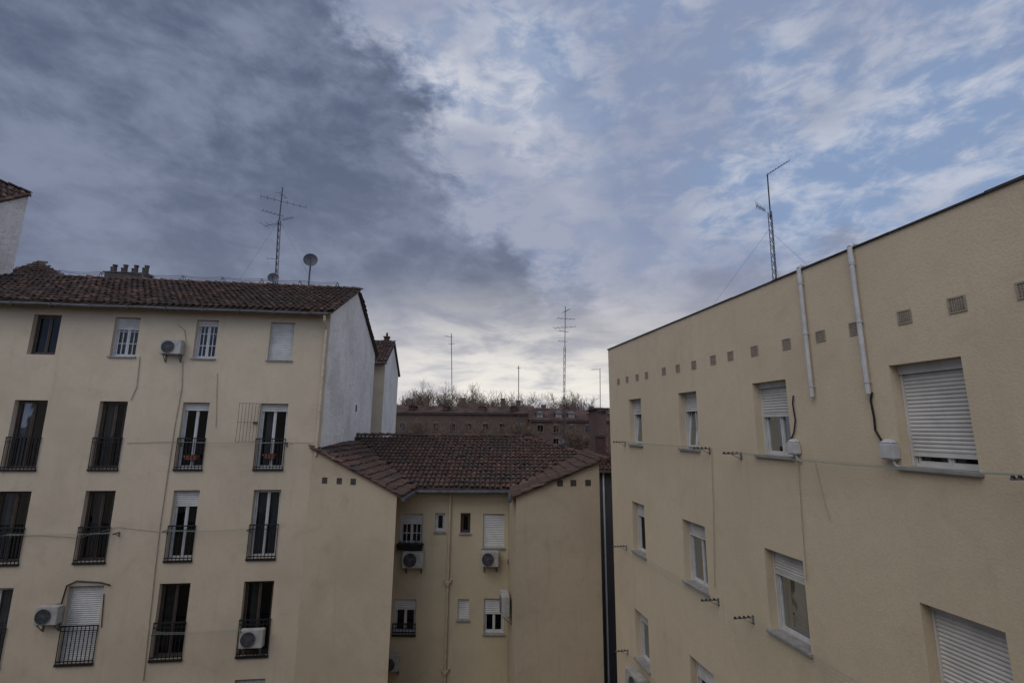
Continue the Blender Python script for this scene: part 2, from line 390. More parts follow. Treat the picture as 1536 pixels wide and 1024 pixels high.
q=MB(); t=tnear
while t<tfar:
    t2=min(t+1.1,tfar+.04); q.box(RW,t+.003,t2-.003,ztop+.001+random.uniform(0,.006),ztop+.022+random.uniform(0,.012),-.24,.022+random.uniform(0,.014)); t+=1.1
q.box(RW,tnear,tfar-.01,ztop-.25,ztop,-.22,-.02); q.build('coping',FLASH,RB)
RK=dict(dep=.26,pitch=.05,sillw=.06,b=.04,sw=.035,glass=GLASS_D)
specA=[dict(sashes=1,shutter=.3,tilt=True),dict(sashes=2,shutter=.3,tilt=True),dict(sashes=2,shutter=.44,box=.1),dict(sashes=2,shutter=.86,box=.12)]
for h,s in zip(HA,specA): window(RB,RW,h,**RK,**s)
specB=[dict(sashes=1,shutter=.25),dict(sashes=2,shutter=.22),dict(sashes=1,shutter=.28,curtain=(CURT,[(.6,1)])),dict(sashes=2,shutter=.97,box=.08)]
for h,s in zip(HB,specB): window(RB,RW,h,**RK,**s)
for h,s in zip(HC,[dict(sashes=1,shutter=.2),dict(sashes=2,shutter=.3)]): window(RB,RW,h,**RK,**s)
vz=RW.tz(1231,kv(1231,-.2285))[1]
for u in (928,941,956,970,996,1017,1041,1070,1096,1132,1180,1231,1283,1357,1436,1541):
    vent(RB,RW,RW.tz(u,kv(u,-.2285))[0],vz+random.uniform(-.012,.012),.185+random.uniform(-.01,.01))
for (u0,v0,u1,v1) in ((1203,404,1225,594),(1280,372,1308,590)):
    t=RW.tz(u0,v0)[0]; zb=RW.tz(u1,v1,.07)[1]; m=MB()
    m.path([RW.pt(t,ztop+.06,-.2),RW.pt(t,ztop+.06,.02),RW.pt(t,ztop+.02,.065),RW.pt(t,zb,.065)],.033,10)
    for k in range(3):
        zz=zb+.15+(ztop-zb-.4)*k/2; m.tube(RW.pt(t,zz,.065),RW.pt(t,zz+.025,.065),.04,10); m.box(RW,t-.012,t+.012,zz,zz+.025,.002,.03)
    m.tube(RW.pt(t,ztop-.22,.065),RW.pt(t,ztop-.1,.065),.04,10)
    m.build('drainpipe',PVC,RB,smooth=False)
def rcable(pts,mat=CABLE,r=.011,o=.03):
    m=MB(); P=[]
    for (u,v) in pts:
        t,z=RW.tz(u,v,o); P.append(RW.pt(t,z,o))
    m.path(P,r,5); return m.build('cable',mat,RB)
rcable([(1308,588),(1306,600),(1311,625),(1313,645),(1322,660)],r=.014)
rcable([(1190,593),(1189,605),(1193,630),(1191,648),(1186,660)],r=.012)
rcable([(1067,672),(1070,760),(1072,880)],CABLE_C,.006); rcable([(1197,685),(1203,780),(1210,870)],CABLE_C,.005); rcable([(1222,690),(1236,750),(1245,780)],CABLE_C,.004)
for (u,v,sz,lab) in ((1188,670,.85,'small white utility box fixed beside the half open shutter window'),(1331,674,.9,'larger white utility box fixed beside the biggest roller shutter window')):
    t,z=RW.tz(u,v,.1); r=thing('utility_box',lab,'utility box',RW.pt(t,z-.15,0),'white utility boxes on the right hand wall')
    m=MB(); m.box(RW,t-.11*sz,t+.11*sz,z-.14*sz,z+.09*sz,.004,.14); m.build('box_body',PVC,r,bev=.02)
    m=MB(); m.hexa([RW.pt(t-.09*sz,z+.092*sz,.01),RW.pt(t+.09*sz,z+.092*sz,.01),RW.pt(t+.05*sz,z+.15*sz,.01),RW.pt(t-.05*sz,z+.15*sz,.01),RW.pt(t-.09*sz,z+.092*sz,.125),RW.pt(t+.09*sz,z+.092*sz,.125),RW.pt(t+.05*sz,z+.15*sz,.09),RW.pt(t-.05*sz,z+.15*sz,.09)]); m.build('box_lid',PVC,r,bev=.01)
    m=MB(); m.path([RW.pt(t-.04,z-.15*sz,.08),RW.pt(t-.05,z-.2,.06),RW.pt(t-.09,z-.22,.03)],.016,6); m.build('outlet_hose',PVC,r)
def clothes(F,ts,z,label,mat=LINE,arm=.4,nl=4,lr=.0032):
    r=thing('clothesline',label,'clothesline',F.pt(ts[0],z,0),'clotheslines strung along the walls')
    for t in ts:
        m=MB(); m.box(F,t-.01,t+.01,z-.013,z+.01,.003,arm); m.box(F,t-.02,t+.02,z-.12,z+.03,.002,.012); m.tube(F.pt(t,z-.11,.012),F.pt(t,z-.01,arm*.55),.008,4); m.build('bracket',GALV,r)
        for k in range(nl):
            o=.1+(arm-.13)*k/(nl-1); p=MB(); p.tube(F.pt(t-.01,z+.015,o),F.pt(t+.01,z+.015,o),.019,8); p.build('pulley',CABLE,r)
    a,b=ts[0],ts[-1]
    for k in range(nl):
        l=MB(); o=.1+(arm-.13)*k/(nl-1); sg=random.uniform(.01,.05); n=12
        P=[F.pt(a+(b-a)*i/n,z+.034-sg*4*(i/n)*(1-i/n),o) for i in range(n+1)]; l.path(P,lr,4)
        l.build('line',mat,r)
    return r
tA=RW.tz(1112,kv(1112,.083)); clothes(RW,[RW.tz(1545,kv(1545,.083))[0]-.1,tA[0]],tA[1],'green clothesline under the two nearest top floor windows of the right block')
tB=RW.tz(1065,kv(1065,.08)); clothes(RW,[tB[0],RW.tz(938,kv(938,.08))[0]],tB[1]+.03,'thin clothesline under the two farthest top floor windows of the right block')
tA=RW.tz(1130,kv(1130,.572)); clothes(RW,[tA[0]-4.0,tA[0]],tA[1],'clothesline sloping out of frame below the middle floor shutter window on the right block',lr=.0026)
tB=RW.tz(1078,kv(1078,.58)); clothes(RW,[tB[0],RW.tz(940,kv(940,.565))[0]],tB[1],'clothesline under the two farthest middle floor windows of the right block')
tB=RW.tz(942,kv(942,1.08)); clothes(RW,[tB[0]-3.2,tB[0]],tB[1],'lowest clothesline on the right block, near the bottom air conditioner')
t,z=RW.tz(955,1015,.25); ac_unit(RW,t,z-.45,'air conditioner low on the right block, below its farthest window')
# ================================================================== LEFT BUILDING
ZE=LF.tz(497,467)[1]; tR=LF.tz(497,467)[0]
RF=Frame(LM*(DL+4.0),LE,-LM); ZR=RF.tz(541,437)[1]; tL=RF.tz(19,408)[0]; DEP=9.4
LB=thing('apartment_building','cream building on the left with clay tiled roof and iron railed balcony windows','building',LF.pt((tL+tR)/2,0))
rows={1:(LF.tz(290,537)[1],LF.tz(290,479)[1]),2:(LF.tz(262,703)[1],LF.tz(270,603)[1]),3:(LF.tz(247,840)[1],LF.tz(260,735)[1]),4:(LF.tz(228,989)[1],LF.tz(240,875)[1])}
rows[5]=(rows[4][0]-2.82,rows[4][1]-2.82)
topv={1:479,2:603,3:735,4:875,5:1021}
DK=dict(fm=FR_D,glass=GLASS_B)
wins=[(1,50,92,dict(sashes=2,sill=False,shutter=0,fm=FR_D,glass=GLASS_D)),
(1,173,211,dict(shutter=.27,muntin=True,sill=True)),(1,296,329,dict(shutter=.12,muntin=True)),(1,407,443,dict(shutter=.99,sh_mat=SHUT)),
(2,22,72,dict(railing=1.0,curtain=(CURT_D,[(.05,.25),(.78,1)]),**DK)),(2,150,192,dict(railing=1.0,curtain=(CURT,[(.0,.3),(.66,.95)]),**DK)),
(2,275,315,dict(railing=1.0,shutter=.1)),(2,391,433,dict(railing=1.0,shutter=.1,curtain=(CURT,[(.1,.4)]))),
(3,-6,48,dict(railing=1.05,curtain=(CURT_D,[(.1,.4),(.7,.95)]),**DK)),(3,129,174,dict(railing=1.05,curtain=(CURT,[(.05,.3),(.7,.9)]),**DK)),
(3,261,300,dict(railing=1.05,shutter=.22,sh_mat=SHUT)),(3,381,422,dict(railing=1.05,curtain=(CURT,[(.05,.45),(.55,.95)]))),
(4,-32,22,dict(railing=1.05,curtain=(CURT,[(.5,.95)]))),(4,104,157,dict(railing=1.05,shutter=.98)),
(4,240,286,dict(fm=FR_D,glass=GLASS_D,railing=1.05,curtain=(CURT_D,[(.05,.3)]))),(4,366,411,dict(fm=FR_D,glass=GLASS_D,railing=1.05,shutter=.0,curtain=(CURT,[(.1,.4)]))),
(5,352,398,dict(shutter=.9,sill=False)),(5,215,268,dict(fm=FR_D,glass=GLASS_D,sill=False))]
HL=[]
for (r,u0,u1,s) in wins:
    t0,t1=LF.tz(u0,topv[r])[0],LF.tz(u1,topv[r])[0]; HL.append((t0,t1,rows[r][0],rows[r][1]))
w=MB(); wall_holes(w,LF,tL-1.2,tR,0,ZE,HL,.22,.55)
w.poly([LF.pt(tL,0,-DEP),LF.pt(tR,0,-DEP),LF.pt(tR,ZE,-DEP),LF.pt(tL,ZE,-DEP)])
w.build('wall',[CREAM_L,DARKIN],LB,recalc=False)
for (r,u0,u1,s),h in zip(wins,HL):
    s=dict(s); s.setdefault('sill',r==1)
    window(LB,LF,h,dep=.22,pitch=.06,bar_out=.028,**s)
w=MB(); w.poly([LF.pt(tR,0,0),LF.pt(tR,ZE,0),LF.pt(tR,ZR-.05,-4),LF.pt(tR,ZE-.1,-DEP),LF.pt(tR,0,-DEP)])
w.build('gable_wall',WHITE_P,LB)
GF=Frame(LF.pt(tR,0,0),-LF.n,LE)
for (u,v,s) in ((534,612,.3),(545,458,.2)):
    t,z=GF.tz(u,v); m=MB(); m.box(GF,t-.1,t+.1,z-s/2,z+s/2,.003,.02); m.box(GF,t-.07,t+.07,z-s/2+.03,z+s/2-.03,.021,.024); m.build('wall_vent',HOLE,LB)
upv=(-LF.n*4+ZU*(ZR-ZE)).normalized(); slope=(ZR-ZE)/4
eo=.38; ez=ZE-slope*eo+.06
m=MB(); 
m.hexa([LF.pt(tL,ez-.07,eo),LF.pt(tR+.1,ez-.07,eo),LF.pt(tR+.1,ZR-.02,-4),LF.pt(tL,ZR-.02,-4),LF.pt(tL,ez-.0,eo),LF.pt(tR+.1,ez,eo),LF.pt(tR+.1,ZR+.05,-4),LF.pt(tL,ZR+.05,-4)])
m.hexa([LF.pt(tL,ZR-.02,-4.002),LF.pt(tR+.1,ZR-.02,-4.002),LF.pt(tR+.1,ZE-.22,-DEP-.3),LF.pt(tL,ZE-.22,-DEP-.3),LF.pt(tL,ZR+.05,-4.002),LF.pt(tR+.1,ZR+.05,-4.002),LF.pt(tR+.1,ZE-.14,-DEP-.3),LF.pt(tL,ZE-.14,-DEP-.3)])
tiles(m,LF.pt(tL,ez+.03,eo+.05),LE,upv,tR-tL+.08,math.hypot(4+eo,ZR-ez)-.1,lambda p:True,cw=.215,rl=.35,rad=.086,lift=.05)
ridge_caps(m,LF.pt(tL,ZR+.1,-4),LF.pt(tR+.1,ZR+.1,-4),.13)
ridge_caps(m,LF.pt(tR+.06,ez+.07,eo),LF.pt(tR+.06,ZR+.08,-4),.1); ridge_caps(m,LF.pt(tR+.06,ZE-.1,-DEP-.3),LF.pt(tR+.06,ZR+.06,-4.05),.1)
m.build('roof',TILE_L,LB)
m=MB(); P=[LF.pt(tL+(tR-tL)*i/14,ez-.08+random.uniform(-.012,.012),eo+.06) for i in range(15)]; P[-1]=LF.pt(tR+.02,ez-.08,eo+.06); m.path(P,.055,8)
for i in range(12): 
    t=tL+(tR-tL)*(i+.5)/12; m.box(LF,t-.012,t+.012,ez-.15,ez-.02,eo-.02,eo+.12)
m.build('gutter',GUT,LB)
m=MB(); m.box(LF,tL,tR,ZE-.16,ZE-.003,.003,.1); m.box(LF,tL,tR,ZE-.24,ZE-.162,.003,.05); m.build('cornice',CREAM_L,LB)
m=MB(); t=tR-.1; m.path([LF.pt(t,ez-.12,eo+.05),LF.pt(t,ez-.3,eo),LF.pt(t,ez-.55,.09),LF.pt(t,ez-4.9,.09)],.045,8); 
for k in range(4): m.tube(LF.pt(t,ez-1-k*1.2,.09),LF.pt(t,ez-1.04-k*1.2,.09),.056,8)
m.build('drainpipe',PIPE_C,LB)
def lcable(pts,mat=CABLE_C,r=.012,o=.02):
    m=MB(); P=[]
    for (u,v) in pts:
        t,z=LF.tz(u,v,o); P.append(LF.pt(t,z,o))
    m.path(P,r,5); return m.build('cable',mat,LB)
lcable([(274,540),(273,580),(262,640),(240,790),(232,860),(215,1020)],r=.012); lcable([(210,535),(205,580),(196,600)]); lcable([(326,560),(324,640)],r=.008)
lcable([(0,803),(60,802),(120,806),(175,790),(240,797)],r=.006); lcable([(190,664),(265,662)],r=.006); lcable([(440,666),(432,663),(470,664)],r=.005)
lcable([(268,488),(277,495),(279,512)],r=.012); lcable([(66,910),(92,905),(100,878),(115,871),(150,873),(165,877)],CABLE,.022,.04); lcable([(156,890),(152,940)],CABLE,.012)
h=HL[7]; m=MB(); za,zb=LF.tz(378,662)[1],LF.tz(378,605)[1]; wd=.58; GO=LF.pt(h[0]-.02,0,.04); gdir=(-LE*math.cos(R(25))+LF.n*math.sin(R(25))); GG=Frame(GO,gdir,LF.n)
for k in range(7): m.box(GG,wd*k/6-.0042,wd*k/6+.0042,za,zb,-.004,.004)
for k in range(3):
    zz=za+(zb-za)*k/2; m.box(GG,-.01,wd+.01,zz-.006,zz+.006,-.006,.006)
m.box(GG,wd*.0,wd*.22,(za+zb)/2-.06,(za+zb)/2+.03,-.01,.01)
m.build('open_grille',GUT,LB)
CF=Frame(LM*(DL+4.6),LE,-LM); ca,cz=CF.tz(157,408); cb,_=CF.tz(219,412)
m=MB(); m.box(CF,ca,cb,ZR-.9,cz-.02,-.45,.0); m.box(CF,ca-.06,cb+.06,cz-.02,cz+.04,-.5,.05); ch=m.build('chimney',CONC,LB,bev=.01)
nt_=8
for k in range(nt_):
    t=ca+.08+(cb-ca-.16)*k/(nt_-1); hh=random.uniform(.24,.38); o=-.12 if k%2 else -.32
    m=MB(); m.tube(CF.pt(t,cz+.03,o),CF.pt(t,cz+.03+hh,o),.085,10,.075); m.tube(CF.pt(t,cz+.03+hh-.05,o),CF.pt(t,cz+.035+hh,o),.095,10); m.build('chimney_pot',CONC,ch)
t,z=LF.tz(256,531,.2); ac_unit(LF,t,z,'air conditioner between two top floor windows, under the left tiled eave',.66,.48,.22,.05)
t,z=LF.tz(70,936,.2); ac_unit(LF,t,z,'air conditioner beside the closed shutter balcony on the lower left',.62,.5,.24,.05)
t,z=LF.tz(377,970,.15); ac_unit(LF,t,z,'air conditioner standing inside the dark balcony window on the left building',.7,.52,.2,.0,.06)
def planter(F,u,v,o,w,label):
    t,z=F.tz(u,v,o); r=thing('planter',label,'planter',F.pt(t,z,o),'terracotta planters behind balcony rails')
    m=MB(); a,b=w/2,w/2+.03; hh=.13
    m.hexa([F.pt(t-a,z,o-.07),F.pt(t+a,z,o-.07),F.pt(t+b,z+hh,o-.09),F.pt(t-b,z+hh,o-.09),F.pt(t-a,z,o+.07),F.pt(t+a,z,o+.07),F.pt(t+b,z+hh,o+.09),F.pt(t-b,z+hh,o+.09)])
    m.box(F,t-b-.012,t+b+.012,z+hh-.03,z+hh+.005,o-.1,o+.1); m.build('pot',TERRA,r)
    m=MB(); m.box(F,t-b+.02,t+b-.02,z+hh+.006,z+hh+.02,o-.07,o+.07); m.build('soil',SOIL,r)
planter(LF,287,689,-.09,.34,'terracotta planter on the balcony under the first white framed window'); planter(LF,404,687,-.09,.3,'terracotta planter on the balcony beside the open iron grille')
def hcl(u0,u1,v,row,lab):
    a,z=LF.tz(u0,v,.2); b,_=LF.tz(u1,v,.2); clothes(LF,[a,b],z,lab,arm=.3,nl=3,lr=.004)
hcl(246,372,797,3,'clothesline between the two white framed third row balconies on the left building')
hcl(268,428,664,2,'clothesline across the two white framed second row balconies on the left building')
hcl(230,362,951,4,'clothesline between the two dark bottom row balconies on the left building')
hcl(8,172,803,3,'clothesline between the two dark third row balconies on the left building')
rr=thing('wire_rail','thin wire safety rail along the left roof ridge behind the chimney pots','rail',RF.pt((tL+tR)/2,ZR+.1,-.1))
zr=ZR+.42
ta=RF.tz(85,408)[0]; tb=RF.tz(505,428)[0]; n=7
for k in range(2):
    P=[]; m=MB()
    for i in range(n*3+1):
        f=(i%3)/3; P.append(RF.pt(ta+(tb-ta)*i/(n*3),zr-.06*4*f*(1-f)-k*.0,-.1-k*.25))
    m.path(P,.012,4); m.build('wire',GALV,rr)
for i in range(n+1):
    t=ta+(tb-ta)*i/n; m=MB(); m.tube(RF.pt(t-.12,ZR+.05,-.1),RF.pt(t,zr,-.1),.014,5); m.tube(RF.pt(t+.12,ZR+.05,-.1),RF.pt(t,zr,-.1),.014,5); m.tube(RF.pt(t,zr,-.1),RF.pt(t,zr-.05,-.35),.01,5); m.tube(RF.pt(t,zr-.05,-.35),RF.pt(t,ZR-.2,-.35),.014,5); m.build('post',GALV,rr)
# ================================================================== NEIGHBOUR at far left (white gable wall)
PF=Frame(RF.pt(tL,0,0),-LM,LE)
zf=PF.tz(35,288)[1]; tq,zq=PF.tz(0,302); sl=(zf-zq)/max(.5,tq)
NB=thing('gabled_building','tall white plastered building rising past the left edge with clay tiled roof','building',PF.pt(2,0,-2))
fr=3.9; m=MB(); e0=.0; zA=zf-sl*fr
m.prism([PF.pt(e0,0,0),PF.pt(fr,0,0),PF.pt(fr,zA,0),PF.pt(e0,zf,0)],-LE*6); m.build('wall',GREYPL,NB)
m=MB(); E=PF.pt(e0-.05,zf+.06,.06); A_=PF.pt(fr,zA+.06,.06); Bp=PF.pt(fr+.2,zf+.25,-2.2); Bq=PF.pt(e0-.05,zf+.25,-6)
m.add([E,A_,Bp,E-ZU*.08,A_-ZU*.08,Bp-ZU*.08],[(0,1,2),(3,4,5),(0,1,4,3),(1,2,5,4),(2,0,3,5)])
m.poly([E,Bp,Bq])
axs=(Bp-E).normalized(); nn=axs.cross(A_-E).normalized(); upd=axs.cross(nn); 
if upd.z<0: upd=-upd
wd_=(Bp-E).length
def intri(p):
    def bc(p,a,b,c):
        v0=b-a;v1=c-a;v2=p-a;d00=v0.dot(v0);d01=v0.dot(v1);d11=v1.dot(v1);d20=v2.dot(v0);d21=v2.dot(v1);dn=d00*d11-d01*d01
        v=(d11*d20-d01*d21)/dn;w=(d00*d21-d01*d20)/dn; return v>=-.02 and w>=-.02 and v+w<=1.02
    return bc(p,E,A_,Bp)
Lh=abs((A_-E).dot(upd))
tiles(m,E-upd*Lh,axs,upd,wd_,Lh+.3,intri)
ridge_caps(m,A_+ZU*.03,E+ZU*.05,.1); ridge_caps(m,Bp+ZU*.04,E+ZU*.06,.1)
m.build('roof',TILE_L,NB)
# low hipped roof hut behind the ridge
H1=Frame(LM*(DL+5.2),LE,-LM); H2=Frame(LM*(DL+7.0),LE,-LM)
ha=H1.tz(-5,412)[0]; hb=H1.tz(92,411)[0]; hz0=H1.tz(92,414)[1]-.1; hc=H2.tz(60,394)[0]; hz1=H2.tz(40,393)[1]
HT=thing('roof_hut','low rooftop hut with sloping clay tiles beside the white gabled wall','hut',H1.pt((ha+hb)/2,ZR-1))
m=MB(); m.box(H1,ha,hb-.15,ZR-1.4,hz0-.06,-3.4,-.1); m.build('wall',WHITE_P,HT)
m=MB(); a_=H1.pt(ha,hz0); b_=H1.pt(hb,hz0); c_=H2.pt(hc,hz1); d2=H2.pt(ha,hz1); b3=H1.pt(hb,hz0,-3.6); a3=H1.pt(ha,hz0,-3.6)
m.add([a_,b_,c_,d2,b3,a3],[(0,1,2,3),(1,4,2),(2,4,5,3),(0,3,5),(0,5,4,1)])
sd=(d2-a_); upH=sd-LE*sd.dot(LE)
tiles(m,a_+ZU*.03,LE,upH,hb-ha,upH.length,lambda p:(p-a_).dot(LE)<(hb-ha)+(hc-hb)*((p.z-hz0)/max(.01,hz1-hz0)))
ridge_caps(m,b_+ZU*.04,c_+ZU*.04,.08); ridge_caps(m,d2+ZU*.04,c_+ZU*.04,.08)
m.build('roof',TILE_L,HT)
# ================================================================== LOW COURTYARD BUILDING
p1=LF.pt(LF.tz(470,672)[0],0,.01); P1=V((p1.x,p1.y,0)); P2=V((-3.6,15.5,0)); P3=V((.17,15.5,0)); P4=V((2.93,16.1,0))
zL=lambda x:CZ-2.08+.43*(-3.6-x); zB=lambda y:CZ-2.1+.34*(y-17.45); zRt=lambda x:CZ-2.12+.37*(x-.17)
MBD=thing('courtyard_building','low cream building in the centre with two wings around a light well','building',(-1.7,18,0))
FL=Frame(P1,P2-P1,V(((P2-P1).y,-(P2-P1).x,0))); FRt=Frame(P3,P4-P3,V(((P4-P3).y,-(P4-P3).x,0)))
BX0=-4.35; BY=17.8; FB=Frame((BX0,BY),(1,0),(0,-1)); FT=-.07-BX0
XA=P1.x-.1; XB=-3.42; XC=.03; XD=3.02; YR=22.2; XR=.6
fyL=lambda x:P1.y+(P2.y-P1.y)*(x-P1.x)/(P2.x-P1.x)-.1
fyR=lambda x:P3.y+(P4.y-P3.y)*(x-P3.x)/(P4.x-P3.x)-.1
yv=lambda x:17.45+(zL(x)-(CZ-2.1))/.34; yvr=lambda x:17.45+(zRt(x)-(CZ-2.1))/.34
ycut=lambda x:YR+(yvr(XD)-YR)*(x-XR)/(XD-XR)
m=MB()
for (A,B,zf_) in ((P1,P2,zL),(P3,P4,zRt)):
    m.poly([A,B,V((B.x,B.y,zf_(B.x)-.03)),V((A.x,A.y,zf_(A.x)-.03))])
m.poly([P2,V((BX0,BY,0)),V((BX0,BY,CZ-2.1)),V((P2.x,P2.y,zL(P2.x)-.03))])
m.poly([P3,V((-.07,BY,0)),V((-.07,BY,CZ-2.1)),V((P3.x,P3.y,zRt(P3.x)-.03))])
m.poly([P4,V((2.93,20.5,0)),V((2.93,20.5,zRt(2.93)-.05)),V((P4.x,P4.y,zRt(P4.x)-.03))])
m.poly([V((2.93,20.5,0)),V((2.93,26,0)),V((2.93,26,CZ-2.2)),V((2.93,20.5,zRt(2.93)-.05))])
m.build('wall',CREAM_W,MBD)
def bw(u0,v0,u1,v1):
    a=FB.tz(u0,v0); b=FB.tz(u1,v0); c=FB.tz((u0+u1)/2,v1); return (a[0],b[0],c[1],a[1])
HW=[bw(601,770,635,816),bw(653,769,668,797),bw(691,769,706,799),bw(725,770,757,821),bw(592,898,625,950),bw(687,898,704,929),bw(726,897,756,950)]
w=MB(); wall_holes(w,FB,0,FT,0,CZ-2.15,HW,.16,.45); w.build('light_well_wall',[WELL,DARKIN],MBD,recalc=False)
sW=[dict(shutter=.3,muntin=True,railing=0),dict(sashes=1),dict(sashes=1,fm=FR_D,glass=GLASS_D),dict(shutter=.98),dict(shutter=.28,railing=.35),dict(sashes=1,shutter=.98),dict(shutter=.42)]
for h,s in zip(HW,sW): window(MBD,FB,h,dep=.16,pitch=.06,**s)
for u in (487,509,530): t,z=FL.tz(u,721); vent(MBD,FL,t,FL.tz(509,721)[1],.19,HOLE)
for u in (840,860,882): t,z=FRt.tz(u,724); vent(MBD,FRt,t,FRt.tz(860,724)[1],.19,HOLE)
nL=lambda x,y,dz=0:V((x,y,zL(x)+dz)); nB=lambda x,y,dz=0:V((x,y,zB(y)+dz)); nR=lambda x,y,dz=0:V((x,y,zRt(x)+dz))
m=MB()
def slab(pts,dz=.04):
    n=len(pts); vs=[p for p in pts]+[p-ZU*dz for p in pts]
    m.add(vs,[tuple(range(n)),tuple(range(2*n-1,n-1,-1))]+[(i,(i+1)%n,n+(i+1)%n,n+i) for i in range(n)])
slab([nL(XA,fyL(XA)),nL(XB,fyL(XB)),nL(XB,yv(XB)),nL(XA,yv(XA))])
slab([nB(XB,17.35),nB(XC,17.35),nB(XD,yvr(XD)),nB(XR,YR),nB(-7.4,YR),nB(-7.4,yv(XA)),nB(XA,yv(XA))])
slab([nR(XC,fyR(XC)),nR(XD,fyR(XD)),nR(XD,yvr(XD)),nR(XC,yvr(XC))])
slab([V((-7.4,YR+.002,zB(YR))),V((XR,YR+.002,zB(YR))),V((XD,yvr(XD)+.002,zB(yvr(XD)))),V((XD,27,CZ-2.3)),V((-7.4,27,zB(YR)-1.8))])
sB=V((0,1,.34)).normalized(); sL=V((-1,0,.43)).normalized(); sR=V((1,0,.37)).normalized()
TK=dict(cw=.185,rl=.34,rad=.072,jit=1.,lift=.05)
tiles(m,nB(-7.4,17.33,.03),(1,0,0),sB,XD+7.4,math.hypot(YR-17.33,.34*(YR-17.33)),lambda p: zB(p.y)>=zL(p.x)-.02 and zB(p.y)>=zRt(p.x)-.02 and (p.x<XR or p.y<ycut(p.x)),**TK)
tiles(m,nL(XB+.02,fyL(XB),.03),(0,1,0),sL,7,math.hypot(XB-XA,.43*(XB-XA)),lambda p: zL(p.x)>=zB(p.y)-.02 and p.y>fyL(p.x)+.0,**TK)
tiles(m,nR(XC-.02,fyR(XC)-.1,.03),(0,1,0),sR,6,math.hypot(XD-XC,.37*(XD-XC)),lambda p: zRt(p.x)>=zB(p.y)-.02 and p.y>fyR(p.x)+.0,**TK)
ridge_caps(m,nB(-7.2,YR,.1),nB(XR,YR,.12),.12); ridge_caps(m,nB(XD,yvr(XD),.05),nB(XR,YR,.08),.11)
ridge_caps(m,nL(XB,fyL(XB)+.05,.045),nL(XA,fyL(XA)+.05,.045),.055,.3,.04); ridge_caps(m,nR(XC,fyR(XC)+.05,.045),nR(XD,fyR(XD)+.05,.045),.055,.3,.04)
ridge_caps(m,nR(XD,fyR(XD),.05),nR(XD,yvr(XD),.05),.08)
m.build('roof',TILE_M,MBD)
m=MB(); m.path([nL(XB+.05,fyL(XB),-.06),nL(XB+.05,17.28,-.08),V((XC-.05,17.28,zB(17.28)-.08)),nR(XC-.05,fyR(XC),-.06)],.07,8); m.build('gutter',GUT,MBD)
m=MB(); t,_=FB.tz(675,760,.1); zt=CZ-2.2; m.path([FB.pt(t,zt,.09),FB.pt(t,0,.09)],.042,8)
for v in (872,1006):
    zz=FB.tz(668,v,.1)[1]
    for s in (-1,1): m.path([FB.pt(t,zz-.1,.09),FB.pt(t+s*.11,zz+.05,.09),FB.pt(t+s*.13,zz+.08,.03)],.03,8)
    m.tube(FB.pt(t,zz-.18,.09),FB.pt(t,zz-.1,.09),.05,8)
for k in range(6): zz=zt-.5-k*1.4; m.tube(FB.pt(t,zz,.09),FB.pt(t,zz+.05,.09),.05,8)
m.build('drainpipe',PIPE_W,MBD)
t,z=FB.tz(619,851,.25); ac_unit(FB,t,z,'air conditioner under the left upper window of the light well',.74,.54,.26,.08)
t,z=FB.tz(735,849,.25); ac_unit(FB,t,z,'air conditioner under the closed right shutter of the light well',.6,.5,.26,.08)
FI=Frame((.17,15.5),(-.24,2.3),(-2.3,-.24)); t,z=FI.tz(768,965,.2)
ac_unit(FI,1.25,z,'air conditioner seen edge on, on the right side wall of the light well',.8,.6,.26,.08)
t,z=FB.tz(588,1003,.2); ac_unit(FB,t,z,'air conditioner at the bottom left corner of the light well',.5,.45)
r=thing('window_box','black window box below the left upper window of the light well','window box',FB.pt(*FB.tz(616,824,.1),0)); t,z=FB.tz(615,824,.15)
m=MB(); m.hexa([FB.pt(t-.42,z,.07),FB.pt(t+.42,z,.07),FB.pt(t+.46,z+.17,.06),FB.pt(t-.46,z+.17,.06),FB.pt(t-.42,z,.24),FB.pt(t+.42,z,.24),FB.pt(t+.46,z+.17,.27),FB.pt(t-.46,z+.17,.27)]); m.box(FB,t-.48,t+.48,z+.171,z+.2,.06,.285); m.build('trough',IRON,r)
m=MB(); m.box(FB,t-.43,t+.43,z+.201,z+.21,.08,.26); m.build('soil',SOIL,r)
m=MB()
for k in range(60):
    p=FB.pt(t+random.uniform(-.42,.42),z+.2,random.uniform(.1,.25)); q=p+V((random.uniform(-.06,.06),random.uniform(-.05,.05),random.uniform(.05,.16))); m.tube(p,q,.012,3,.002)
m.build('plant',LEAF,r)
t,z=FB.tz(765,843,.3); clothes(FB,[FB.tz(728,840,.3)[0],FB.tz(762,840,.3)[0]],z,'small red bracket clothesline in the right corner of the light well',RED,.5,3)
def dish(c,rad,aim,label,pole_base,pr=.02):
    r=thing('satellite_dish',label,'satellite dish',pole_base,'satellite dishes on the roofs')
    aim=V(aim).normalized(); a=aim.orthogonal().normalized(); b=aim.cross(a); m=MB(); n=20; rg=5; vs=[]
    for i in range(rg+1):
        rr=rad*i/rg
        for k in range(n): vs.append(V(c)+(a*math.cos(2*math.pi*k/n)+b*math.sin(2*math.pi*k/n))*rr+aim*(rr*rr/rad*.32))
    m.add(vs,[(i*n+k,i*n+(k+1)%n,(i+1)*n+(k+1)%n,(i+1)*n+k) for i in range(rg) for k in range(n)]); o=m.build('reflector',ALUW,r,smooth=True)
    m=MB(); m.tube(pole_base,V(c)-aim*.06,pr,8); m.tube(V(c)-aim*.09,V(c)+aim*.0,.05,8); m.build('pole',MAST,r)
    m=MB(); f=V(c)+aim*rad*.9; m.tube(V(c)-ZU*rad*.8+aim*rad*.25,f,.012,5); m.tube(f,f+aim*.08,.035,8); m.build('feed_arm',MAST,r)
